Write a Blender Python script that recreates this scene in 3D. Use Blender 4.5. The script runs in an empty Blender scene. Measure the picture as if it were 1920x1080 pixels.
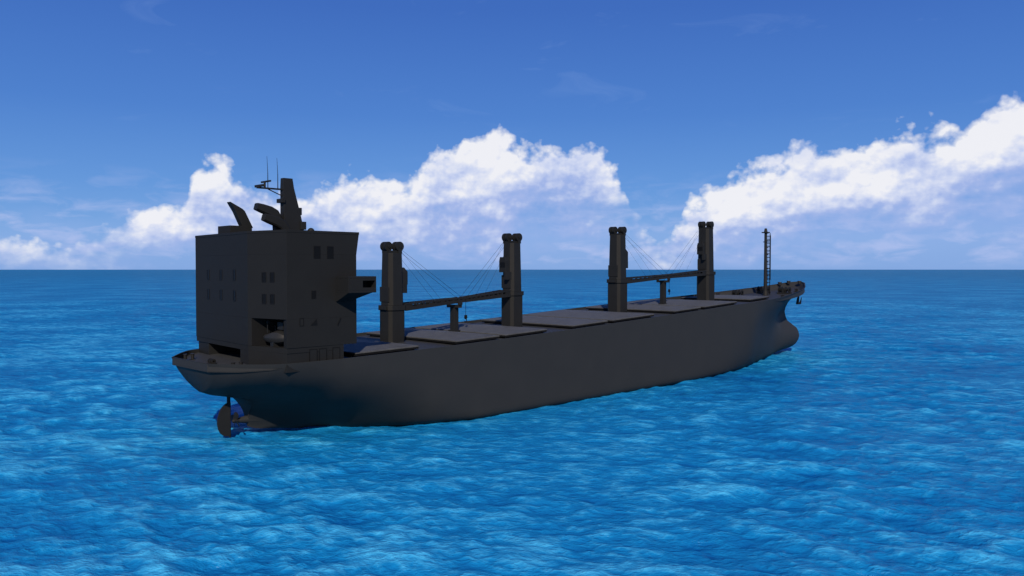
import bpy, math, random
import numpy as np
from mathutils import Vector, Matrix
random.seed(4); rng=np.random.default_rng(7)
scene=bpy.context.scene
R=math.radians

# ---------------------------------------------------------------- materials
def new_mat(name):
    m=bpy.data.materials.new(name); m.use_nodes=True
    nt=m.node_tree; return m,nt,nt.nodes['Principled BSDF']
def paint(name,col,rough=0.5,grain=0.25,scale=3.0,spec=0.4,bump=0.02,gscale=None):
    m,nt,b=new_mat(name)
    tc=nt.nodes.new('ShaderNodeTexCoord')
    n1=nt.nodes.new('ShaderNodeTexNoise'); n1.inputs['Scale'].default_value=scale*0.1; n1.inputs['Detail'].default_value=5; n1.inputs['Roughness'].default_value=.65
    n2=nt.nodes.new('ShaderNodeTexNoise'); n2.inputs['Scale'].default_value=gscale or scale*4; n2.inputs['Detail'].default_value=3
    nt.links.new(tc.outputs['Object'],n1.inputs['Vector']); nt.links.new(tc.outputs['Object'],n2.inputs['Vector'])
    ad=nt.nodes.new('ShaderNodeMath'); ad.operation='ADD'
    nt.links.new(n1.outputs['Fac'],ad.inputs[0]); nt.links.new(n2.outputs['Fac'],ad.inputs[1])
    mr=nt.nodes.new('ShaderNodeMapRange'); mr.inputs['From Min'].default_value=.6; mr.inputs['From Max'].default_value=1.4
    nt.links.new(ad.outputs[0],mr.inputs['Value'])
    mx=nt.nodes.new('ShaderNodeMix'); mx.data_type='RGBA'
    mx.inputs['A'].default_value=(*[c*(1-grain) for c in col],1); mx.inputs['B'].default_value=(*[c*(1+grain) for c in col],1)
    nt.links.new(mr.outputs[0],mx.inputs['Factor']); nt.links.new(mx.outputs['Result'],b.inputs['Base Color'])
    mr2=nt.nodes.new('ShaderNodeMapRange'); mr2.inputs['To Min'].default_value=rough-.06; mr2.inputs['To Max'].default_value=rough+.08
    nt.links.new(n1.outputs['Fac'],mr2.inputs['Value']); nt.links.new(mr2.outputs[0],b.inputs['Roughness'])
    b.inputs['Specular IOR Level'].default_value=spec
    b.inputs['Specular Tint'].default_value=(1,.84,.68,1)
    bp=nt.nodes.new('ShaderNodeBump'); bp.inputs['Strength'].default_value=.25; bp.inputs['Distance'].default_value=bump
    nt.links.new(n2.outputs['Fac'],bp.inputs['Height']); nt.links.new(bp.outputs[0],b.inputs['Normal'])
    return m
M_hull=paint('black_hull_paint',(.0300,.0288,.0262),.6,.10,2.5,.15)
M_house=paint('black_house_paint',(.0155,.0150,.0138),.65,.10,3,.12)
M_crane=paint('black_crane_paint',(.0155,.0150,.0138),.55,.2,4,.18)
M_hatch=paint('dark_hatch_paint',(.082,.079,.073),.65,.30,6,.25,gscale=5)
M_deck=paint('dark_deck_paint',(.034,.033,.030),.6,.3,5,.25)
M_dark=paint('black_trim',(.007,.0068,.0065),.6,.2,6,.15)
M_glass=paint('dark_window_glass',(.006,.0060,.0060),.5,.1,4,.12,bump=.002)
M_steel=paint('dark_steel',(.015,.0145,.0135),.45,.2,8,.3)
M_boat=paint('dark_boat_shell',(.022,.021,.0195),.5,.2,4,.25)

# ---------------------------------------------------------------- mesh builder
import bmesh
class MB:
    def __init__(s): s.v=[]; s.f=[]
    def add(s,vs,fs):
        o=len(s.v); s.v+=[tuple(p) for p in vs]; s.f+=[tuple(i+o for i in f) for f in fs]; return s
    def box(s,a,b):
        x0,y0,z0=a; x1,y1,z1=b
        return s.add([(x0,y0,z0),(x1,y0,z0),(x1,y1,z0),(x0,y1,z0),(x0,y0,z1),(x1,y0,z1),(x1,y1,z1),(x0,y1,z1)],
          [(3,2,1,0),(4,5,6,7),(0,1,5,4),(1,2,6,5),(2,3,7,6),(3,0,4,7)])
    def loft(s,rings,cap=True):
        n=len(rings[0]); vs=[p for r in rings for p in r]; fs=[]
        for i in range(len(rings)-1):
            for j in range(n):
                k=(j+1)%n; fs.append((i*n+j,i*n+k,(i+1)*n+k,(i+1)*n+j))
        if cap: fs.append(tuple(range(n))[::-1]); fs.append(tuple((len(rings)-1)*n+j for j in range(n)))
        return s.add(vs,fs)
    def prism(s,poly,z0,z1): return s.loft([[(x,y,z0) for x,y in poly],[(x,y,z1) for x,y in poly]])
    def beam(s,a,b,w,h=None,w2=None,h2=None):
        h=h or w; w2=w2 or w; h2=h2 or h
        a=Vector(a); b=Vector(b); d=(b-a).normalized()
        up=Vector((0,0,1)) if abs(d.z)<.95 else Vector((0,1,0))
        sd=d.cross(up).normalized(); up=sd.cross(d)
        r=lambda p,w,h:[tuple(p+sd*x*w/2+up*y*h/2) for x,y in((-1,-1),(1,-1),(1,1),(-1,1))]
        return s.loft([r(a,w,h),r(b,w2,h2)])
    def rod(s,a,b,r,r2=None,n=12):
        r2=r if r2 is None else r2
        a=Vector(a); b=Vector(b); d=(b-a).normalized()
        up=Vector((0,0,1)) if abs(d.z)<.95 else Vector((0,1,0))
        sd=d.cross(up).normalized(); up=sd.cross(d)
        c=lambda p,r:[tuple(p+(sd*math.cos(t)+up*math.sin(t))*r) for t in [2*math.pi*i/n for i in range(n)]]
        return s.loft([c(a,r),c(b,r2)])
    def sphere(s,c,r,n=16,m=10):
        rings=[[(c[0]+r*math.sin(p)*math.cos(t),c[1]+r*math.sin(p)*math.sin(t),c[2]+r*math.cos(p)) for t in [2*math.pi*i/n for i in range(n)]] for p in [math.pi*(k+.02)/(m+.04) for k in range(m+1)]]
        return s.loft(rings)
    def obj(s,name,mat,parent=None,smooth=False,bevel=0,label=None):
        me=bpy.data.meshes.new(name); me.from_pydata(s.v,[],s.f); me.update()
        bm=bmesh.new(); bm.from_mesh(me); bmesh.ops.recalc_face_normals(bm,faces=bm.faces); bm.to_mesh(me); bm.free()
        ob=bpy.data.objects.new(name,me); scene.collection.objects.link(ob); me.materials.append(mat)
        if smooth:
            for p in me.polygons: p.use_smooth=True
            try: me.set_sharp_from_angle(angle=R(35))
            except Exception: pass
        if bevel:
            bv=ob.modifiers.new('bevel','BEVEL'); bv.width=bevel; bv.segments=2; bv.limit_method='ANGLE'; bv.angle_limit=R(40)
        if parent: ob.parent=parent
        if label: ob['label']=label
        return ob

ship=bpy.data.objects.new('cargo_ship',None); scene.collection.objects.link(ship)
ship['label']='matte black bulk cargo ship with four deck cranes on blue sea'; ship['category']='ship'

# ---------------------------------------------------------------- hull
V=[.04,.1,.2,.32,.45,.6,.75,.88,1]
ZD=[(-7.5,11.5),(8,11.75),(30,12.3),(48,12.95),(64,13.6),(90,14.75),(114,15.85),(133,16.6),(154,17.9),(166,18.9),(176.7,20.4)]
def pchip(xs,ys,xq):
    xs=np.array(xs,float); ys=np.array(ys,float); h=np.diff(xs); d=np.diff(ys)/h
    m=np.zeros(len(xs)); m[0]=d[0]; m[-1]=d[-1]
    for i in range(1,len(xs)-1):
        if d[i-1]*d[i]>0:
            w1=2*h[i]+h[i-1]; w2=h[i]+2*h[i-1]; m[i]=(w1+w2)/(w1/d[i-1]+w2/d[i])
    xq=np.atleast_1d(xq).astype(float); k=np.clip(np.searchsorted(xs,xq)-1,0,len(xs)-2)
    t=(xq-xs[k])/h[k]; return (2*t**3-3*t**2+1)*ys[k]+(t**3-2*t**2+t)*h[k]*m[k]+(-2*t**3+3*t**2)*ys[k+1]+(t**3-t**2)*h[k]*m[k+1]
def zd(s): return float(pchip([a for a,_ in ZD],[b for _,b in ZD],min(s,176.7))[0])
ST=[ # nominal s, keel z, flat half breadth, half breadths
(10,0,2,[2.8,3.9,5.8,8.6,11.6,13.7,14.6,14.9,14.95]),
(18,-.3,7,[8.3,9.6,11.3,12.9,14.0,14.7,15,15,15]),
(26,-.3,11.5,[13,14,14.6,14.9,15,15,15,15,15]),
(34,-.3,13.6,[14.6,15,15,15,15,15,15,15,15]),
(60,-.3,13.8,[14.7,15,15,15,15,15,15,15,15]),
(90,-.3,13.8,[14.7,15,15,15,15,15,15,15,15]),
(108,-.3,13,[14.2,14.7,14.9,15,15,15,15,15,15]),
(120,-.3,11.3,[12.4,13.2,13.9,14.3,14.6,14.8,15,15,15]),
(132,-.3,8.2,[9.3,10,10.7,11.2,11.6,12.1,12.9,13.7,14.2]),
(144,-.3,4.8,[6,6.7,7.2,7.5,7.8,8.5,9.8,11.4,12.5]),
(154,0,2.2,[3.6,4.3,4.7,4.8,4.5,4.5,5.9,8.3,10.4]),
(161,.5,1,[2.4,3.5,4.0,3.8,2.4,1.6,3.1,6.0,8.7]),
(166,.8,.6,[2.1,3.1,3.6,3.3,1.5,.6,1.7,4.3,7.0]),
(170.5,.9,.45,[1.7,2.7,3.2,2.8,.9,.25,.9,2.7,4.9]),
(175,1.1,.2,[1.0,1.7,2.1,1.7,.4,.1,.35,1.2,2.4]),
(176.7,1.3,0.0,[0]*9)]
# stern half-breadths at absolute heights, so that the counter fairs into the run
SB={-7.5:([7,7.3,8,9,10,11,11.6],[.3,1.3,2.9,4.3,5.2,5.8,6.0]),
-4:([6.3,6.6,7,8,9,10,11,11.6],[.3,1.9,3.4,6.3,8.4,9.8,10.6,10.9]),
-1.6:([5.7,6,6.5,7,8,9,10,11,11.7],[.3,2.0,4.2,6.0,9.0,11.1,12.4,13.1,13.4]),
1.0:([1.2,1.7,2.3,3.3,4.5,5.2,6,7,8,9,10,11,11.7],[.22,.4,.6,.95,2.6,4.3,6.6,9.2,11.3,12.7,13.5,14.0,14.2]),
5.0:([.4,.95,1.6,2.7,4.1,5.2,6,7,8,9,10,11,11.8],[.4,.8,1.2,2.2,4.7,7.2,9.1,11.2,12.8,13.7,14.2,14.5,14.65])}
sk=sorted(SB)
def sbr(s,z):
    vals=[float(pchip(SB[k][0],SB[k][1],min(max(z,SB[k][0][0]),SB[k][0][-1]))[0]) for k in sk]
    return float(pchip(sk,vals,s)[0])
pre=[]
for s,zk_ in ((-7.5,7.0),(-4,6.3),(-1.6,5.75),(-.6,5.45),(.1,5.0),(.6,4.0),(1.0,1.25),(5,.5)):
    H_=zd(s)-zk_
    pre.append((s,zk_,.3,[sbr(s,zk_+v*H_) for v in V]))
ST=pre+ST
keys=[a[0] for a in ST]
shift_tab={-7.5:[1.5,1.45,1.35,1.2,1.0,.8,.55,.35,.15,0],
166:[0]*10,
170.5:[-2.2,-1.2,-.8,-.4,-1.0,-3.2,-3.8,-2.3,-1.0,0],
175:[-5.2,-4.0,-3.0,-2.4,-3.8,-8.2,-9.2,-6.3,-2.9,0],
176.7:[-6.0,-4.4,-3.2,-2.5,-4.3,-10.2,-11.4,-7.8,-3.9,0]}
sq=np.unique(np.concatenate([np.linspace(-7.5,-1.6,14),np.linspace(-1.6,1.0,30),np.linspace(1,34,40),np.linspace(34,108,26),np.linspace(108,166,50),np.linspace(166,176.7,30)]))
zk=pchip(keys,[a[1] for a in ST],sq)
cols=[pchip(keys,[a[2] for a in ST],sq)]+[pchip(keys,[a[3][j] for a in ST],sq) for j in range(9)]
shf=[pchip(keys,[shift_tab.get(k,[0]*10)[j] for k in keys],sq) for j in range(10)]
zdv=np.array([zd(s) for s in sq])
vq=[0,.02,.04,.07,.1,.15,.2,.26,.32,.38,.45,.52,.6,.67,.75,.81,.88,.94,1]
rows=[]
for i,s in enumerate(sq):
    vv=[0]+V; sh=[shf[j][i] for j in range(10)]; S=pchip(vv,sh,vq)
    if s<=5.0:
        Y=[ (.3 if k==0 else sbr(s,zk[i]+(zdv[i]-zk[i])*v)) for k,v in enumerate(vq)]
    else:
        yy=[cols[0][i]]+[cols[j+1][i] for j in range(9)]; Y=pchip(vv,yy,vq)
    rows.append([(s+S[k],Y[k],zk[i]+(zdv[i]-zk[i])*vq[k]) for k in range(len(vq))])
def bulw(s):
    if s<0: return .5+.5*min(1,-s/5)
    return .5 if s<125 else .5+.9*min(1,(s-125)/30)
mb=MB()
n=len(vq)
for side in(-1,1):
    vs=[];fs=[]
    m_=n+3
    for i,s in enumerate(sq):
        c=rows[i][0]; vs.append((c[0],0,c[2]))
        for p in rows[i]: vs.append((p[0],side*p[1],p[2]))
        t=rows[i][-1]; yi=max(t[1]-.28,0.0)
        vs.append((t[0]-(.3 if s>170 else 0),side*yi,t[2])); vs.append((t[0]-(.3 if s>170 else 0),side*yi,t[2]-bulw(s)-.1))
    for i in range(len(sq)-1):
        for j in range(m_-1):
            q=(i*m_+j,(i+1)*m_+j,(i+1)*m_+j+1,i*m_+j+1)
            fs.append(q)
    mb.add(vs,fs)
r0=rows[0]; tv=[];tf=[]
for p in r0: tv+= [(p[0],-p[1],p[2]),(p[0],p[1],p[2])]
for k in range(n-1): tf.append((2*k,2*k+1,2*k+3,2*k+2))
mb.add(tv,tf)
t=r0[-1]; mb.box((t[0]+.02,-t[1]+.3,t[2]-1.1),(t[0]+.28,t[1]-.3,t[2]-.003))
mb.rod((2.5,0,2.3),(-.6,0,2.3),.85,.34,20)
hull=mb.obj('hull',M_hull,ship,smooth=True)
bm=bmesh.new(); bm.from_mesh(hull.data); bmesh.ops.remove_doubles(bm,verts=bm.verts,dist=.002); bmesh.ops.recalc_face_normals(bm,faces=bm.faces); bm.to_mesh(hull.data); bm.free()
def dz(s): return zd(s)-bulw(s)
dv=[];df=[];ny=9
for i,s in enumerate(sq):
    t=rows[i][-1]; yb=max(t[1]-.2,.0)
    for j in range(ny):
        y=-yb+2*yb*j/(ny-1); dv.append((t[0]-(.15 if s>170 else 0),y,dz(s)+.12*(1-(y/max(yb,.1))**2)))
for i in range(len(sq)-1):
    for j in range(ny-1): df.append((i*ny+j,(i+1)*ny+j,(i+1)*ny+j+1,i*ny+j+1))
MB().add(dv,df).obj('deck',M_deck,ship,smooth=True)

# rudder
prof=[(-1.75,.35),(-1.75,5.0),(-2.3,4.95),(-2.85,4.5),(-3.3,3.8),(-3.55,3.0),(-3.6,2.2),(-3.45,1.4),(-3.15,.8),(-2.7,.4),(-2.2,.25)]
rb=MB(); rb.loft([[(x,.12 if x<-2 else .25,z) for x,z in prof],[(x,-.12 if x<-2 else -.25,z) for x,z in prof]])
rb.rod((-1.9,0,4.9),(-1.9,0,6.2),.25); rb.rod((-1.75,0,.1),(-1.75,0,5.0),.16)
rb.obj('rudder',M_crane,ship,smooth=True)
pb=MB(); pb.rod((-.5,0,2.3),(-1.2,0,2.3),.38,.3,16); pb.rod((-1.2,0,2.3),(-1.45,0,2.3),.3,.05,16)
for k in range(4):
    a=math.pi/2*k+.4; rings=[]
    for u,w in((.25,.26),(.6,.42),(.95,.5),(1.2,.42),(1.38,.15)):
        tw=.9-.35*u; ring=[]
        for cx,th in((-1,0),(-.3,.05),(.6,.045),(1,0),(.6,-.03),(-.3,-.035)):
            ax=cx*w*math.sin(tw)*.7+th; tg=cx*w*math.cos(tw)
            ring.append((-.95+ax,u*math.cos(a)-tg*math.sin(a),2.3+u*math.sin(a)+tg*math.cos(a)))
        rings.append(ring)
    pb.loft(rings)
pb.obj('propeller',M_steel,ship,smooth=True)

# ---------------------------------------------------------------- hatch covers
for (a,b) in((11.2,22.6),(30.2,39.8),(41.2,51.6),(58.6,69.0),(70.6,84.4),(92.2,102.4),(104,119.5),(129,143)):
    def w(s): return 12.4 if s<115 else 12.4-(s-115)*.165
    hb=MB(); za,zb=dz(a)+.1,dz(b)+.1
    def ring(g,h): return [(a+g,-(w(a)-g),za+h),(b-g,-(w(b)-g),zb+h),(b-g,w(b)-g,zb+h),(a+g,w(a)-g,za+h)]
    hb.loft([ring(0,.50),ring(0,.66),ring(.25,.72)])
    mx=(a+b)/2; zm=(za+zb)/2
    wa,wb=w(a)-.8,w(b)-.8
    hb.add([(a+.8,-wa,za+.73),(b-.8,-wb,zb+.73),(b-.8,wb,zb+.73),(a+.8,wa,za+.73),(mx,-wa*.25,zm+1.18),(mx,wa*.25,zm+1.18)],
       [(0,1,4),(1,2,5,4),(2,3,5),(3,0,4,5)])
    hc=hb.obj('hatch_cover',M_hatch,ship)
    cm=MB(); cm.loft([ring(.45,-.35),ring(.45,.2)]); cm.loft([ring(.02,.2),ring(.02,.498)])
    cm.obj('coaming',M_dark,hc)

# ---------------------------------------------------------------- cranes
def crane(s,zb,zt,zr,dr,je,jz,k=1.0):
    c=MB()
    def oct(w,ch,z,dx=0): return [(s+dx+x*w/2,y*w/2,z) for x,y in((-1,-1+ch),(-1+ch,-1),(1-ch,-1),(1,-1+ch),(1,1-ch),(1-ch,1),(-1+ch,1),(-1,1-ch))]
    W=3.35*k
    c.loft([oct(W*1.02,.3,zb-.4),oct(W*1.02,.3,zb+.2),oct(W,.3,zb+.3),oct(W,.3,zr-.4)])
    H=zt-2.0
    c.loft([oct(W*.95,.4,zr+.4),oct(W*.94,.4,zr+1.2),oct(W*.90,.4,zr+(H-zr)*.5),oct(W*.84,.4,H)])
    c.box((s-W*.5,-W*.36,zr+1.0),(s-W*.44,W*.36,zr+3.5))
    c=c.obj('deck_crane',M_crane,ship,bevel=.05)
    p=MB(); p.loft([oct(W*1.12,.3,zr-.4),oct(W*1.12,.3,zr+.4)])
    p.box((s-W*.62,-W*.3,zr-.3),(s+W*.62,W*.3,zr+.3)); p.obj('slewing_platform',M_crane,c,bevel=.04)
    h=MB(); h.box((s-W*.28,-W*.3,H-.1),(s+W*.28,W*.3,H+.45))
    for dx,dy_ in((-W*.2,W*.2),(W*.2,-W*.2)):
        h.box((s+dx-.35,dy_-.75,H-.05),(s+dx+.35,dy_+.75,H+1.1))
        for o in(-.42,.42):
            h.rod((s+dx,dy_+o-.26,H+1.12),(s+dx,dy_+o+.26,H+1.12),.80,None,22)
        h.rod((s+dx,dy_-.85,H+1.12),(s+dx,dy_+.85,H+1.12),.28,None,12)
    h.obj('sheave_head',M_crane,c,smooth=True)
    cb=MB(); x0=s+dr*W*.36; x1=s+dr*(W*.40+1.25); cz=zr+(H-zr)*.42
    lo,hi=min(x0,x1),max(x0,x1)
    cb.loft([[(lo,-.9,cz),(hi,-.9,cz),(hi,.9,cz),(lo,.9,cz)],[(lo,-.9,cz+2.2),(hi,-.9,cz+2.2),(hi,.9,cz+2.2),(lo,.9,cz+2.2)],[(lo,-.7,cz+2.9),(s+dr*W*.42 if dr<0 else hi-.6,-.7,cz+2.9),(hi-.6 if dr>0 else hi,.7,cz+2.9),(lo,.7,cz+2.9)]])
    cb.box((lo,-1.15,cz-1.4),(hi-.3 if dr>0 else hi,-.5,cz+.1))
    cab=cb.obj('operator_cab',M_crane,c,bevel=.04)
    MB().box((min(x1,x1+dr*.02),-.7,cz+.9),(max(x1,x1+dr*.02),.7,cz+1.9)).obj('window',M_glass,cab)
    j=MB(); sx=s+dr*W*.52; ex=je-dr*.35; N=10; hd=.6
    for yy in(-1,1):
        j.beam((sx,yy*1.3,zr-hd*.45),(ex,yy*1.0,jz-hd*.25),.3,.62,.26,.5)
        j.beam((sx,yy*1.3,zr+hd*.95),(ex,yy*1.0,jz+hd*.6),.26,.24)
        for i in range(N+1):
            t=i/N
            P=lambda t,zz:(sx+(ex-sx)*t,yy*(1.3-.3*t),zr+(jz-zr)*t+zz*hd*(.95-.35*t))
            j.beam(P(t,-.3),P(t,1),.34,.22)
    for i in range(N+1):
        t=i/N; x=sx+(ex-sx)*t; z=zr+(jz-zr)*t; yw=1.3-.3*t
        for zz in(-.3,1): j.beam((x,-yw,z+zz*hd*(.9-.35*t)),(x,yw,z+zz*hd*(.9-.35*t)),.2,.2)
        if i<N:
            x2=sx+(ex-sx)*(i+1)/N; z2=zr+(jz-zr)*(i+1)/N; g=1 if i%2 else -1
            j.beam((x,-yw*g,z+hd*.85),(x2,yw*g,z2+hd*.8),.12,.12)
    j.rod((ex,-1.1,jz),(ex,1.1,jz),.42,None,14); j.box((min(sx,sx+dr*1.3),-1.35,zr-.5),(max(sx,sx+dr*1.3),1.35,zr+.5))
    jib=j.obj('jib',M_crane,c)
    w=MB(); top=(s+dr*W*.26,0,H+1.6)
    for yy in(-.55,.55):
        w.rod((top[0],yy,top[2]-.6),(ex,yy*1.5,jz+.3),.022,None,6)
        w.rod((top[0],yy*1.5,top[2]-.9),(sx+(ex-sx)*.62,yy*2,zr+(jz-zr)*.62+.3),.016,None,6)
    w.rod((top[0]+dr*.4,.2,top[2]-.6),(s+dr*W*.6,.2,zr+.4),.016,None,6)
    w.obj('cable',M_dark,c)
    k_=MB(); hx=ex-dr*.7; hz=jz-3.3*k
    k_.rod((hx,0,jz),(hx,0,hz+.5),.04,None,6); k_.loft([[(hx-.2,-.15,hz+.5),(hx+.2,-.15,hz+.5),(hx+.2,.15,hz+.5),(hx-.2,.15,hz+.5)],[(hx-.25,-.18,hz),(hx+.25,-.18,hz),(hx+.25,.18,hz),(hx-.25,.18,hz)],[(hx-.1,-.1,hz-.25),(hx+.1,-.1,hz-.25),(hx+.1,.1,hz-.25),(hx-.1,.1,hz-.25)]])
    pts=[(hx+.24*math.sin(a),0,hz-.5+.24*math.cos(a)) for a in np.linspace(0,4.4,9)]
    for a_,b_ in zip(pts[:-1],pts[1:]): k_.rod(a_,b_,.07,None,8)
    k_.obj('hook',M_dark,c)
crane(26.8,dz(26.8),28.7,17.6,1,42.2,18.5,1.0)
crane(55.15,dz(55),31.0,19.4,-1,42.2,18.5,1.0)
crane(88.2,dz(88),33.5,21.4,1,107.3,22.3,1.05)
crane(124.6,dz(124.6),36.2,23.05,-1,107.3,22.3,1.08)
for s_,zt in((40.5,17.65),(105.8,21.4)):
    p=MB(); z0=dz(s_); p.box((s_-.55,-.55,z0-.1),(s_+.55,.55,zt-.5)); p.box((s_-.8,-.8,z0-.1),(s_+.8,.8,z0+1.0)); p.box((s_-.45,-1.6,zt-.5),(s_+.45,1.6,zt))
    p.box((s_-.45,-1.75,zt),(s_+.45,-1.45,zt+.6)); p.box((s_-.45,1.45,zt),(s_+.45,1.75,zt+.6))
    p.obj('jib_rest',M_crane,ship,bevel=.04)

# ---------------------------------------------------------------- superstructure
A=(-.5,13.8); B=(-2.1,-6.4); C=(-.5,-14.0); D=(10.3,-14.0); E=(10.3,13.8)
hs=MB()
hs.prism([(-.2,13.6),(-.75,8.8),(3.6,8.6),(3.6,-3.2),(-1.8,-3.5),(-2.04,-6.4),(-.47,-13.8),(8.2,-13.96),(8.2,13.3)],10.4,12.9)
hs.prism([(-.45,13.75),(-2.04,-6.4),(-.47,-13.9),(8.2,-13.96),(8.2,13.3)],12.9,13.6)
hs.prism([A,B,(-1.95,-7.1),(1.6,-7.9),(2.6,-12.9),(-.36,-12.9),(-.5,-14.0),D,E],13.6,17.4)
hs.prism([A,B,C,D,E],17.4,26.0)
top=[A,B,C,D,E]; top2=[A,B,C,(10.75,-14.0),(10.75,13.8)]
hs.loft([[(x,y,26.0) for x,y in top],[(x,y,28.95) for x,y in top2]])
def edge(p,q,z0,z1,th=.12):
    hs.beam((p[0],p[1],(z0+z1)/2),(q[0],q[1],(z0+z1)/2),th,z1-z0)
for p,q in((A,B),(B,C),(C,(10.75,-14)),((10.75,-14),(10.75,13.8)),((10.75,13.8),A)): edge(p,q,28.85,29.2,.08)
hs.box((-.2,2.6,28.9),(3.2,6.6,30.4)); hs.box((4.2,-2,28.9),(9.8,3,29.7))
house=hs.obj('superstructure',M_house,ship,bevel=.02)
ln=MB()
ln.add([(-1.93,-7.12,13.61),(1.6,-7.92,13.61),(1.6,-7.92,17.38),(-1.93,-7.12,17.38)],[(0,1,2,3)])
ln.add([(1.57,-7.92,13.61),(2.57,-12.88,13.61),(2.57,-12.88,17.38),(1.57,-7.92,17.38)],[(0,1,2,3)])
ln.obj('recess_shade_panel',M_dark,house)  # black panels added to darken the recess, standing in for its shade
def wall_item(name,P,Q,u,z,w,h,mat=M_glass,parent=house,proud=.0,frame=True):
    P=Vector((P[0],P[1],0)); Q=Vector((Q[0],Q[1],0)); d=(Q-P).normalized(); nrm=Vector((d.y,-d.x,0))
    if nrm.dot(Vector((-1,-1,0)))<0: nrm=-nrm
    L=(Q-P).length; c=P+d*(u*L)
    def bx(m,u0,u1,z0,z1,o0,o1):
        ps=[]
        for zz in(z0,z1):
            for uu,oo in((u0,o0),(u1,o0),(u1,o1),(u0,o1)):
                p=c+d*uu+nrm*oo; ps.append((p.x,p.y,z+zz))
        m.add(ps,[(3,2,1,0),(4,5,6,7),(0,1,5,4),(1,2,6,5),(2,3,7,6),(3,0,4,7)])
    m=MB(); bx(m,-w/2,w/2,-h/2,h/2,-.05,.02); o=m.obj(name,mat,parent)
    if frame:
        f=MB(); t=.09
        bx(f,-w/2-t,-w/2,-h/2-t,h/2+t,-.05,proud+.05); bx(f,w/2,w/2+t,-h/2-t,h/2+t,-.05,proud+.05)
        bx(f,-w/2,w/2,h/2,h/2+t,-.05,proud+.05); bx(f,-w/2,w/2,-h/2-t,-h/2,-.05,proud+.05)
        f.obj('frame',M_dark,o)
    return o
for z in(23.2,20.3):
    for u in(.27,.52,.77): wall_item('window',A,B,u,z,.75,1.35)
    for u in(.43,.64): wall_item('window',B,C,u,z-.25,.7,1.15)
for u in(.42,.61): wall_item('window',C,D,u,26.3,.85,1.5)
wall_item('window',C,D,.37,20.6,.5,.9)
wall_item('window',C,D,.20,17.0,.45,.9,M_house)
for u in(.45,.62,.86): wall_item('door',(-.47,-13.9),(8.2,-13.96),u,12.25,1.0,1.9,M_house)
for u in(.25,.75): wall_item('door',(3.6,8.6),(3.6,-3.2),u,11.6,1.0,1.9,M_dark)
for s0 in(3.0,):
    MB().loft([[(s0,-14.0,16.5),(s0+1.0,-14.0,16.5),(s0+.9,-14.0,17.3)],[(s0,-14.06,16.5),(s0+1.0,-14.06,16.5),(s0+.9,-14.06,17.3)]]).obj('bracket',M_dark,house)
MB().beam((7.2,-14.02,16.3),(7.7,-14.02,17.3),.09,.16).obj('bracket',M_dark,house)
wg=MB(); x0,x1,y0,y1=6.9,11.4,-14.0,-17.2
wg.box((x0,y1,20.8),(x1,y0,21.1)); wg.box((x0,y1,22.75),(x1,y0,23.05)); 
wg.box((x0,y1+.002,21.1),(x0+.2,y0,22.75)); wg.box((x1-.2,y1+.002,21.1),(x1,y0,22.75))
wg.box((x0+.2,y1+.002,21.1),(x0+2.3,y1+.2,22.75)); wg.box((x0+2.3,y1+.002,21.1),(x1-.2,y1+.2,21.5)); wg.box((x0+2.3,y1+.002,22.45),(x1-.2,y1+.2,22.75))
wg.box((x0+.2,-15.4,21.1),(x1-.2,-15.2,22.75))
wg.loft([[(x0,-14,19.6),(x0+2.2,-14,19.6),(x0+2.2,-14.3,19.6),(x0,-14.3,19.6)],[(x0,-14,20.8),(x1-.4,-14,20.8),(x1-.4,y1+.3,20.8),(x0,y1+.1,20.8)]])
wg.obj('bridge_wing',M_house,house,bevel=.03)
ms=MB()
ms.loft([[(6.7,-.7,29),(10.1,-.7,29),(10.1,.7,29),(6.7,.7,29)],[(6.7,-.6,32),(9.5,-.6,32),(9.5,.6,32),(6.7,.6,32)],[(6.65,-.5,36.2),(8.4,-.5,36.2),(8.4,.5,36.2),(6.65,.5,36.2)],[(6.7,-.45,37.6),(8.2,-.45,37.6),(8.2,.45,37.6),(6.7,.45,37.6)]])
ms.box((9.3,-.9,30.0),(10.2,.9,31.2)); ms.box((8.9,-.5,32.2),(9.7,.5,33.3)); ms.box((6.2,-.8,33.9),(6.8,.8,34.5))
ms.beam((6.8,0,35.9),(2.7,0,35.9),.5,.22); ms.beam((6.8,0,34.9),(4.4,0,35.8),.14,.14); ms.box((2.9,-1.2,36.0),(3.15,1.2,36.35)); ms.rod((3.9,0,36),(3.9,0,36.8),.16)
ms.box((4.0,-1.4,36.75),(4.2,1.4,37.0))
mast=ms.obj('mast',M_crane,house,bevel=.03)
for s_,z1 in((4.4,40.6),(6.0,40.5)):
    MB().rod((s_,0,36),(s_,0,38.2),.07,.05,8).rod((s_,0,38.2),(s_-.12,0,z1),.045,.02,8).obj('antenna',M_dark,mast)
MB().sphere((10.8,-1.2,29.75),.55).rod((10.8,-1.2,28.9),(10.8,-1.2,29.4),.2).obj('radar_dome',M_crane,house,smooth=True)
for o,zt_,yy in((0,33.0,0.4),(.5,31.4,-.9)):
    d=MB()
    path=[(6.2+o,29.2),(6.1+o,zt_-1.5),(5.6+o,zt_-.8),(4.8+o,zt_-.4),(3.6+o,zt_-.05),(2.7+o,zt_+.2)]
    hw=[.6,.65,.7,.7,.62,.5]; rings=[]
    for i,(px,pz) in enumerate(path):
        a_=path[max(i-1,0)]; b_=path[min(i+1,len(path)-1)]; t=Vector((b_[0]-a_[0],b_[1]-a_[1])).normalized(); nn=Vector((-t.y,t.x))
        rings.append([(px+nn.x*hw[i]*cx,yy+.6*cy,pz+nn.y*hw[i]*cx) for cx,cy in((-1,-.7),(-.7,-1),(.7,-1),(1,-.7),(1,.7),(.7,1),(-.7,1),(-1,.7))])
    d.loft(rings); d.obj('vent_duct',M_crane,house,smooth=True)
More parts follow.
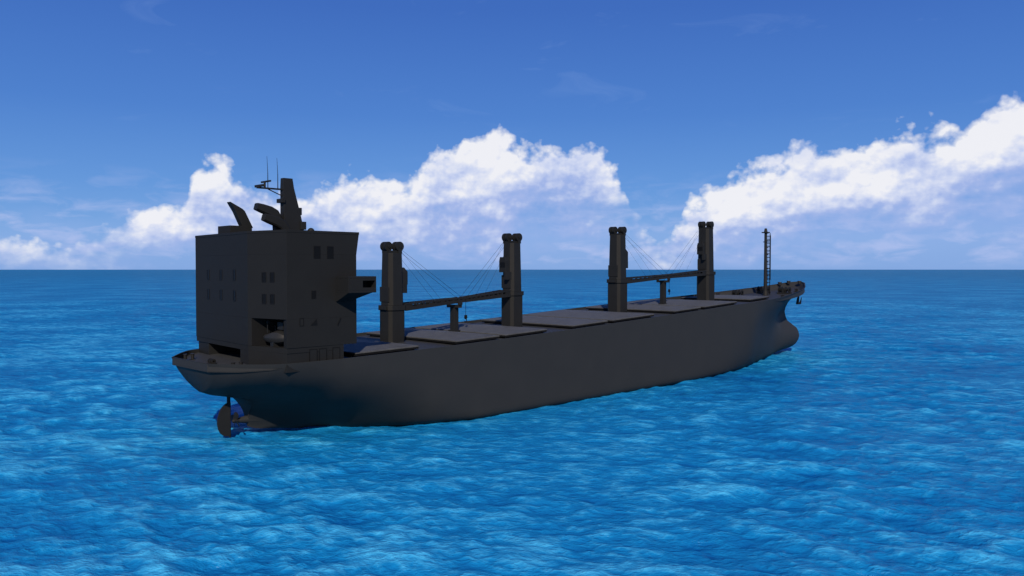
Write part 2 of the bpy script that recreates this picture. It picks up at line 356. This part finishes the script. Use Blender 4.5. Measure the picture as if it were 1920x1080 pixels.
for yy,o in((3.4,0),(4.6,.6)):
    MB().loft([[(2.7+o+x,yy+y,30.2) for x,y in((-.8,-.55),(.8,-.55),(.8,.55),(-.8,.55))],[(1.5+o+x,yy+y,32.6) for x,y in((-.75,-.55),(.75,-.55),(.75,.55),(-.75,.55))],[(.9+o+x,yy+y,33.4+x*-.5) for x,y in((-.95,-.6),(.95,-.6),(.95,.6),(-.95,.6))]]).obj('funnel',M_crane,house,bevel=.05)
lb=MB(); dirv=Vector((C[0]-B[0],C[1]-B[1],0)).normalized(); nv=Vector((dirv.y,-dirv.x,0)); 
if nv.x>0: nv=-nv
cen=Vector((.1,-10.2,14.6)); rings=[]
for u,wd,lo_,hi_ in((-2.4,.15,.1,.5),(-2.0,.6,-.35,.6),(-1.2,.95,-.6,.75),(0,1.05,-.65,1.15),(1.0,1.0,-.6,1.2),(1.8,.7,-.4,.8),(2.4,.15,.1,.55)):
    ring=[]
    for cx_,cz_ in((0,lo_),(.7,lo_*.6),(1,.1),(1,.3),(.75,hi_*.8),(0,hi_),(-.75,hi_*.8),(-1,.3),(-1,.1),(-.7,lo_*.6)):
        p=cen+dirv*u-nv*(cx_*wd)+Vector((0,0,cz_)); ring.append(tuple(p))
    rings.append(ring)
lb.loft(rings); boat=lb.obj('lifeboat',M_boat,house,smooth=True)
dvt=MB()
for u in(-1.6,1.7):
    p=cen+dirv*u-nv*1.3; q=cen+dirv*u+nv*.2
    dvt.beam((p.x,p.y,13.6),(p.x,p.y,16.4),.35); dvt.beam((p.x,p.y,16.4),(q.x,q.y,16.9),.3); dvt.rod((q.x,q.y,16.9),(q.x,q.y,15.4),.06,None,6)
p=cen-nv*.2; dvt.box((p.x-.9,p.y-.4,13.6),(p.x+.9,p.y+.4,14.4)); q=cen+dirv*.6-nv*.4; dvt.box((q.x-.4,q.y-.9,15.9),(q.x+.4,q.y+.5,16.9))
dvt.obj('davit',M_steel,house)

# ---------------------------------------------------------------- foremast and forecastle gear
fm=MB(); z0=dz(156)
fm.rod((156,0,z0-.1),(156,0,z0+1.4),.85,.6,14); fm.rod((156,0,z0+1.4),(156,0,35.0),.5,.38,14); fm.box((155.3,-.9,34.2),(156.7,.9,34.5)); fm.rod((156,0,34.5),(156,0,35.5),.5,.3)
fm.box((155.6,-.6,31.6),(156.9,.6,31.8)); fm.box((155.7,-.3,28.3),(157.4,.3,28.5))
fmast=fm.obj('foremast',M_crane,ship,smooth=True)
ld=MB()
for yy in(-.55,.55): ld.beam((157.5,yy,z0+.1),(157.5,yy,34.2),.16)
for z in np.arange(z0+.7,34.2,1.0): ld.beam((157.5,-.55,z),(157.5,.55,z),.16); 
for z in np.arange(z0+1.5,34.2,2.0): ld.beam((156.2,0,z),(157.5,0,z),.16)
for z in np.arange(21,33.8,1.6):
    for k in range(8):
        a,b=math.pi*k/8-math.pi/2,math.pi*(k+1)/8-math.pi/2
        ld.beam((157.5+.85*math.cos(a),.55*math.sin(a),z),(157.5+.85*math.cos(b),.55*math.sin(b),z),.12)
for yy in(-.4,0,.4): ld.beam((158.35-abs(yy)*.5,yy,21),(158.35-abs(yy)*.5,yy,33.6),.09)
ld.obj('ladder',M_dark,fmast)
def windlass(s,y,k=1.0):
    z=dz(s)+.1; w=MB(); w.box((s-1.1*k,y-1.7*k,z-.1),(s+1.1*k,y+1.7*k,z+.35*k)); w.rod((s,y-1.6*k,z+1.1*k),(s,y+1.6*k,z+1.1*k),.3*k,None,14)
    for o in(-1.6,-.5,.6,1.4): w.rod((s,y+o*k,z+1.1*k),(s,y+(o+.2)*k,z+1.1*k),.85*k,None,18)
    w.box((s-.9*k,y-.3*k,z+.3*k),(s-.3*k,y+.4*k,z+1.5*k)); w.obj('windlass',M_steel,ship,smooth=True)
windlass(161,-3.2); windlass(161,3.2); windlass(150.5,5.5,.9); windlass(-4.3,0,.4)
def bollard(s,y):
    z=dz(s)+.05; w=MB(); w.box((s-.9,y-.35,z-.1),(s+.9,y+.35,z+.15))
    for o in(-.55,.55): w.rod((s+o,y,z+.1),(s+o,y,z+.85),.24,.24,12); w.rod((s+o,y,z+.85),(s+o,y,z+.95),.3,.3,12)
    w.obj('bollard',M_steel,ship,smooth=True)
for s_,y_ in((-4.3,-7.6),(-4.3,7.6),(147,-9.6),(147,9.6),(166,-4.4),(166,4.4),(139,11.5)): bollard(s_,y_)
for s_,y_ in((173.6,-1.7),(173.6,1.7),(171.2,3.3)):
    z=zd(s_); w=MB(); w.rod((s_,y_,z-.3),(s_,y_,z+.45),.5,.5,14); w.rod((s_,y_,z+.45),(s_,y_,z+.65),.65,.6,14); w.obj('fairlead',M_steel,ship,smooth=True)
an=MB()
for sy in(-1,):
    c=Vector((167.8,sy*4.1,15.2)); an.rod(c+Vector((.2,0,1.6)),c+Vector((0,.1,-.9)),.22,.28); an.beam(c+Vector((-1.1,-.1,-1)),c+Vector((1.1,-.1,-1)),.55,.5)
    for g in(-1,1): an.beam(c+Vector((g*1.0,-.1,-1)),c+Vector((g*1.35,-.35,.7)),.5,.4,.1,.1)
    an.rod(c+Vector((.2,1.2,2.0)),c+Vector((.2,-.1,1.4)),.5,.45)
an.obj('anchor',M_dark,ship,smooth=True)

# ---------------------------------------------------------------- sea
cx,cy=-53.6,-108.75; head=math.pi/4
rad=np.concatenate([np.linspace(.5,32,24)[:-1],np.geomspace(32,700,800)[:-1],np.geomspace(700,80000,120)])
ang=np.concatenate([head+np.linspace(-R(44),R(44),1000),head+np.linspace(R(44),2*math.pi-R(44),132)[1:-1]])
RR,AA=np.meshgrid(rad,ang,indexing='ij')
X=cx+RR*np.cos(AA); Y=cy+RR*np.sin(AA); Z=np.zeros_like(X)
spacing=np.maximum(np.gradient(rad)[:,None]*np.ones_like(AA),RR*.0016)
spacing=np.where(np.abs(np.arctan2(np.sin(AA-head),np.cos(AA-head)))>R(44.5),RR*.05+1,spacing)
main=R(40)
gust=1+.3*np.sin(X*.031+Y*.017+1)*np.sin(Y*.043-X*.012)+.2*np.sin(X*.09-Y*.07)
for i in range(120):
    lam=float(np.exp(rng.uniform(math.log(.8),math.log(15)))); th=main+rng.normal(0,.75); k=2*math.pi/lam
    amp=.0066*lam**.74; ph=rng.uniform(0,6.28)
    fade=np.clip((lam/spacing-2.2)/2.5,0,1)
    arg=k*(X*math.cos(th)+Y*math.sin(th))+ph+.9*np.sin(X*.13*math.cos(th+1.5)+Y*.13*math.sin(th+1.5)+ph*2)
    w_=((1-np.abs(np.sin(arg/2)))*2-.73)
    Z+=amp*fade*w_*gust
Z=np.clip(Z,-.5,.6)
nr,na=X.shape
verts=np.stack([X,Y,Z],-1).reshape(-1,3)
i0=np.arange(nr-1)[:,None]*na; j0=np.arange(na)[None,:]; j1=(j0+1)%na
faces=np.stack([i0+j0,i0+na+j0,i0+na+j1,i0+j1],-1).reshape(-1,4)
cidx=len(verts); verts=np.vstack([verts,[[cx,cy,0]]])
me=bpy.data.meshes.new('sea')
nf=len(faces); tri=[(cidx,j,(j+1)%na) for j in range(na)]
me.vertices.add(len(verts)); me.vertices.foreach_set('co',verts.astype(np.float32).ravel())
loops=np.concatenate([faces.ravel(),np.array(tri).ravel()]).astype(np.int32)
me.loops.add(len(loops)); me.loops.foreach_set('vertex_index',loops)
ls=np.concatenate([np.arange(nf)*4,nf*4+np.arange(len(tri))*3]).astype(np.int32)
me.polygons.add(nf+len(tri)); me.polygons.foreach_set('loop_start',ls)
me.polygons.foreach_set('use_smooth',np.ones(nf+len(tri),bool))
me.update(calc_edges=True); me.validate()
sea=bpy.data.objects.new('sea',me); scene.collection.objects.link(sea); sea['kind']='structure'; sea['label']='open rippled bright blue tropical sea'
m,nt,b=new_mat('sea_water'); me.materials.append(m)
N=nt.nodes.new; Lk=nt.links.new
nt.nodes.remove(b)
geo=N('ShaderNodeNewGeometry')
def noise(scale,detail,rough,st=(1,1,1),rot=0,dist=0):
    mp=N('ShaderNodeMapping'); mp.inputs['Rotation'].default_value=(0,0,rot); Lk(geo.outputs['Position'],mp.inputs['Vector'])
    mp2=N('ShaderNodeMapping'); mp2.inputs['Scale'].default_value=st; Lk(mp.outputs[0],mp2.inputs['Vector'])
    n_=N('ShaderNodeTexNoise'); n_.noise_dimensions='2D'; n_.inputs['Scale'].default_value=scale; n_.inputs['Detail'].default_value=detail; n_.inputs['Roughness'].default_value=rough; n_.inputs['Distortion'].default_value=dist
    Lk(mp2.outputs[0],n_.inputs['Vector']); return n_.outputs['Fac']
def mth(op,a,b_=None,c=None,cl=False):
    n_=N('ShaderNodeMath'); n_.operation=op; n_.use_clamp=cl
    for i,v in enumerate((a,b_,c)):
        if v is None: continue
        if isinstance(v,(int,float)): n_.inputs[i].default_value=v
        else: Lk(v,n_.inputs[i])
    return n_.outputs[0]
def mr(v,a,b_,c=0,d=1):
    n_=N('ShaderNodeMapRange'); n_.inputs['From Min'].default_value=a; n_.inputs['From Max'].default_value=b_; n_.inputs['To Min'].default_value=c; n_.inputs['To Max'].default_value=d; Lk(v,n_.inputs['Value']); return n_.outputs[0]
nA=noise(.022,8,.68,st=(1,.7,1),rot=-R(45))
nB=noise(.65,6,.66,st=(1,.55,1),rot=-R(35))
r1=noise(.26,5,.58,st=(1,.55,1),rot=-R(25),dist=.1); r2=noise(.55,5,.58,st=(1,.55,1),rot=-R(60),dist=.1)
def ridge(v,g=6.0): return mth('MAXIMUM',mth('SUBTRACT',1.0,mth('MULTIPLY',mth('ABSOLUTE',mth('SUBTRACT',v,.5)),g)),0.0)
rid=mth('ADD',mth('POWER',ridge(r1),2.0),mth('MULTIPLY',mth('POWER',ridge(r2),2.0),.7))
sz=N('ShaderNodeSeparateXYZ'); Lk(geo.outputs['Position'],sz.inputs[0])
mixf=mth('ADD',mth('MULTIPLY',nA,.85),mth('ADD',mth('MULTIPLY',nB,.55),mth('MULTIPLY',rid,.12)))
mixf=mth('ADD',mixf,mth('MULTIPLY',sz.outputs[2],.36))  # lighter crests by height: light through the wave tops put into the colour
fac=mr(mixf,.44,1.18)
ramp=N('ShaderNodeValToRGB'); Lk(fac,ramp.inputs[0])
e=ramp.color_ramp.elements; e[0].color=(.002,.095,.28,1); e[1].color=(.095,.54,.76,1); x=e.new(.5); x.color=(.007,.215,.44,1)  # water's blue tones; the bright end paints ripple glints into the colour
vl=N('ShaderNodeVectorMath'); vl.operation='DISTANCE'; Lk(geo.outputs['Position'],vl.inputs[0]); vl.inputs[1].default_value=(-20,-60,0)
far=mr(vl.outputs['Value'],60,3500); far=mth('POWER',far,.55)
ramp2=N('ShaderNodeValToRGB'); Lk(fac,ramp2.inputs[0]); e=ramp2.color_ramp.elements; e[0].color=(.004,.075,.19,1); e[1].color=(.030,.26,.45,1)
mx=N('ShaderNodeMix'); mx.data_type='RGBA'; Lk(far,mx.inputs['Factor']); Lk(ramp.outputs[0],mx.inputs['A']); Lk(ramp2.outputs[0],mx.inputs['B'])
hh=mth('ADD',nB,mth('MULTIPLY',rid,.28))
bp=N('ShaderNodeBump'); bp.inputs['Strength'].default_value=.9; bp.inputs['Distance'].default_value=.38; Lk(hh,bp.inputs['Height'])
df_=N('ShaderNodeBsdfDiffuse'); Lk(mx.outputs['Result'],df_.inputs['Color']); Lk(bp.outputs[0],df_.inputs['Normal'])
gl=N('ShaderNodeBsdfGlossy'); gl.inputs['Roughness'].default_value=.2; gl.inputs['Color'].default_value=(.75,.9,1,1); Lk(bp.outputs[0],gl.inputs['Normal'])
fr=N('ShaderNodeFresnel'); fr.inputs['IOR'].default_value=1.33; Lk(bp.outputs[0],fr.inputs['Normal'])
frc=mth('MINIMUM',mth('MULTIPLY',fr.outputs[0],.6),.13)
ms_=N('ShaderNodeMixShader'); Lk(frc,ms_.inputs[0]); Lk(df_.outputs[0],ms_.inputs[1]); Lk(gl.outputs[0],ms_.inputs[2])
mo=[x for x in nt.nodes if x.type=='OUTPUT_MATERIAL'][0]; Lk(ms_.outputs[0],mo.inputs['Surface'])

# ---------------------------------------------------------------- world: sky with clouds
sunv=Vector((-.60,-.62,.58)).normalized()
w=bpy.data.worlds.new('World'); scene.world=w; w.use_nodes=True; nt=w.node_tree
w.cycles.sampling_method='MANUAL'; w.cycles.sample_map_resolution=256
for n_ in list(nt.nodes): nt.nodes.remove(n_)
N=nt.nodes.new; Lk=nt.links.new
out=N('ShaderNodeOutputWorld'); bg=N('ShaderNodeBackground'); Lk(bg.outputs[0],out.inputs[0])
sky=N('ShaderNodeTexSky'); sky.sky_type='NISHITA'; sky.sun_disc=False; sky.sun_elevation=math.asin(sunv.z); sky.sun_rotation=math.atan2(sunv.x,sunv.y)
sky.air_density=1.0; sky.dust_density=.3; sky.ozone_density=3
tc=N('ShaderNodeTexCoord'); sp=N('ShaderNodeSeparateXYZ'); nv_=N('ShaderNodeVectorMath'); nv_.operation='NORMALIZE'; Lk(tc.outputs['Generated'],nv_.inputs[0]); Lk(nv_.outputs[0],sp.inputs[0])
dx,dy,dz_=sp.outputs
fw=mth('MULTIPLY',mth('ADD',dx,dy),.70711); rt=mth('MULTIPLY',mth('SUBTRACT',dx,dy),.70711)
az=mth('ARCTAN2',rt,fw); el=mth('ARCSINE',dz_)
def pe(xp,yp):
    a=math.atan((xp-960)/1500); return a,math.atan((505-yp)/math.hypot(1500,xp-960))
def curve(pts,lo=-1.0,hi=1.0,sc=.4,ends=(.05,.05)):
    fc=N('ShaderNodeFloatCurve'); c=fc.mapping.curves[0]
    P=[(0,ends[0]/sc)]+[((a-lo)/(hi-lo),e_/sc) for a,e_ in[pe(*p) for p in pts]]+[(1,ends[1]/sc)]
    c.points[0].location=P[0]; c.points[1].location=P[-1]
    for p in P[1:-1]: c.points.new(*p)
    for p in c.points: p.handle_type='AUTO_CLAMPED'
    fc.mapping.update()
    Lk(mr(az,lo,hi),fc.inputs['Value']); return mth('MULTIPLY',fc.outputs[0],sc)
T=curve([(-300,440),(0,452),(60,446),(130,456),(190,432),(250,410),(330,390),(352,355),(385,305),(415,305),(440,335),(475,352),(520,362),(565,378),(610,362),(660,335),(720,328),(765,348),(795,320),(830,278),(870,262),(935,248),(960,262),(1000,276),(1080,272),(1110,285),(1140,308),(1168,336),(1180,380),(1200,425),(1225,445),(1250,455),(1272,420),(1300,378),(1340,350),(1380,322),(1420,312),(1450,298),(1500,285),(1580,280),(1660,262),(1700,245),(1760,242),(1830,208),(1860,196),(1920,192),(2100,230),(2400,380)])
Bc=curve([(-300,430),(0,415),(170,425),(300,430),(420,420),(560,415),(700,415),(800,430),(900,420),(980,405),(1040,395),(1100,380),(1150,352),(1172,332),(1190,380),(1215,445),(1245,465),(1275,450),(1320,440),(1400,428),(1500,405),(1700,372),(1920,345),(2400,430)],ends=(.02,.02))
H=curve([(-300,440),(0,430),(200,420),(400,390),(700,350),(950,350),(1100,370),(1220,420),(1350,400),(1500,350),(1700,330),(1920,300),(2400,400)],ends=(.04,.04))
def vecxy(ax,ey,sx=1,sy=1):
    c=N('ShaderNodeCombineXYZ'); Lk(mth('MULTIPLY',ax,sx),c.inputs[0]); Lk(mth('MULTIPLY',ey,sy),c.inputs[1]); return c.outputs[0]
def nz(vec,scale,detail=8,rough=.55,dist=0):
    n_=N('ShaderNodeTexNoise'); n_.noise_dimensions='2D'; n_.inputs['Scale'].default_value=scale; n_.inputs['Detail'].default_value=detail; n_.inputs['Roughness'].default_value=rough; n_.inputs['Distortion'].default_value=dist; Lk(vec,n_.inputs['Vector']); return n_.outputs['Fac']
def vor(vec,scale):
    n_=N('ShaderNodeTexVoronoi'); n_.voronoi_dimensions='2D'; n_.feature='SMOOTH_F1'; n_.inputs['Smoothness'].default_value=.25; n_.inputs['Scale'].default_value=scale; n_.inputs['Detail'].default_value=2; n_.inputs['Roughness'].default_value=.5
    n_.normalize=True; Lk(vec,n_.inputs['Vector']); return n_.outputs['Distance']
def field(a_,e_):
    v=vecxy(a_,e_,1,1.15)
    n1=nz(v,22,6,.52); v1=vor(v,44)
    return mth('ADD',mth('MULTIPLY',mth('SUBTRACT',n1,.5),.060),mth('MULTIPLY',mth('SUBTRACT',.35,v1),.034))
f0=field(az,el); f1=field(mth('ADD',az,-.003),mth('ADD',el,.007))
low=mth('SUBTRACT',nz(vecxy(az,el,1,2.0),9,5,.55),.5)
dT=mth('SUBTRACT',T,el)
D=mth('ADD',dT,f0)
alpha=mr(D,-.001,.012)
relief=mth('MULTIPLY',mth('SUBTRACT',f0,f1),15)
bel=mth('ADD',mth('ADD',mth('SUBTRACT',el,Bc),mth('MULTIPLY',low,.12)),mth('MULTIPLY',f0,.3))
below=mr(bel,-.065,.055,0,1)
dep=mr(dT,0,.11,0,.42)
shade=mth('ADD',mth('SUBTRACT',mth('ADD',.50,relief),dep),mth('MULTIPLY',below,.55),None,True)
shade=mth('ADD',shade,mth('MULTIPLY',low,.95),None,True)
cr=N('ShaderNodeValToRGB'); Lk(shade,cr.inputs[0]); e=cr.color_ramp.elements
e[0].color=(.22,.38,.77,1); e[1].color=(.89,.89,.93,1); x=e.new(.45); x.color=(.38,.48,.81,1); x=e.new(.75); x.color=(.63,.69,.89,1)
ss=N('ShaderNodeMapRange'); ss.interpolation_type='SMOOTHSTEP'; Lk(mth('MULTIPLY',below,1.4),ss.inputs['Value'])
alpha=mth('MULTIPLY',alpha,mth('MULTIPLY',ss.outputs[0],.96))
hz_=mth('MULTIPLY',mr(mth('ADD',mth('SUBTRACT',H,el),mth('MULTIPLY',low,.09)),-.02,.05,0,.46),mr(el,.0,.05,.3,1))
rg=N('ShaderNodeValToRGB'); Lk(mr(el,0,.62),rg.inputs[0]); e=rg.color_ramp.elements
e[0].color=(.17,.36,.76,1); e[1].color=(.024,.090,.42,1)
for p,c in((.06,(.17,.37,.77)),(.16,(.105,.29,.71)),(.30,(.062,.205,.62)),(.50,(.040,.140,.52))):
    x=e.new(p); x.color=(*c,1)
skm=N('ShaderNodeMix'); skm.data_type='RGBA'; skm.inputs['Factor'].default_value=.9
sks=N('ShaderNodeVectorMath'); sks.operation='SCALE'; sks.inputs['Scale'].default_value=.08; Lk(sky.outputs[0],sks.inputs[0])
Lk(sks.outputs[0],skm.inputs['A']); Lk(rg.outputs[0],skm.inputs['B'])
v2=vecxy(az,el,6,20); st=nz(v2,3.2,5,.55,.3)
lowm=mth('MULTIPLY',mr(st,.46,.72),mth('MULTIPLY',mr(el,.0,.015),mr(el,.12,.05)))
v3=vecxy(az,el,3,12); wi=nz(v3,2.2,6,.6,.5); wim=mth('MULTIPLY',mr(wi,.62,.95,0,.22),mr(el,.10,.22))
def mixc(f,a_,b_):
    n_=N('ShaderNodeMix'); n_.data_type='RGBA'; Lk(f,n_.inputs['Factor']); Lk(a_,n_.inputs['A'])
    if isinstance(b_,tuple): n_.inputs['B'].default_value=b_
    else: Lk(b_,n_.inputs['B'])
    return n_.outputs['Result']
c1=mixc(hz_,skm.outputs['Result'],(.36,.48,.84,1))
c1=mixc(mth('MULTIPLY',lowm,.55),c1,(.50,.57,.87,1))
c2=mixc(wim,c1,(.35,.5,.85,1))
c3=mixc(alpha,c2,cr.outputs[0])
Lk(c3,bg.inputs['Color']); bg.inputs['Strength'].default_value=1.0

sl=bpy.data.lights.new('sun','SUN'); sl.energy=3.8; sl.angle=R(.5); sl.color=(1,.96,.91)
so=bpy.data.objects.new('sun',sl); scene.collection.objects.link(so); so.rotation_euler=(-sunv).to_track_quat('-Z','Y').to_euler()

cam=bpy.data.cameras.new('camera'); co=bpy.data.objects.new('camera',cam); scene.collection.objects.link(co); scene.camera=co
cam.lens=28.125; cam.sensor_width=36; cam.clip_end=200000; cam.clip_start=.5
co.location=(-53.6,-108.75,24); co.rotation_euler=(R(90)-math.atan(35/1500),0,-R(45))
scene.view_settings.view_transform='Standard'; scene.view_settings.look='None'; scene.view_settings.exposure=0
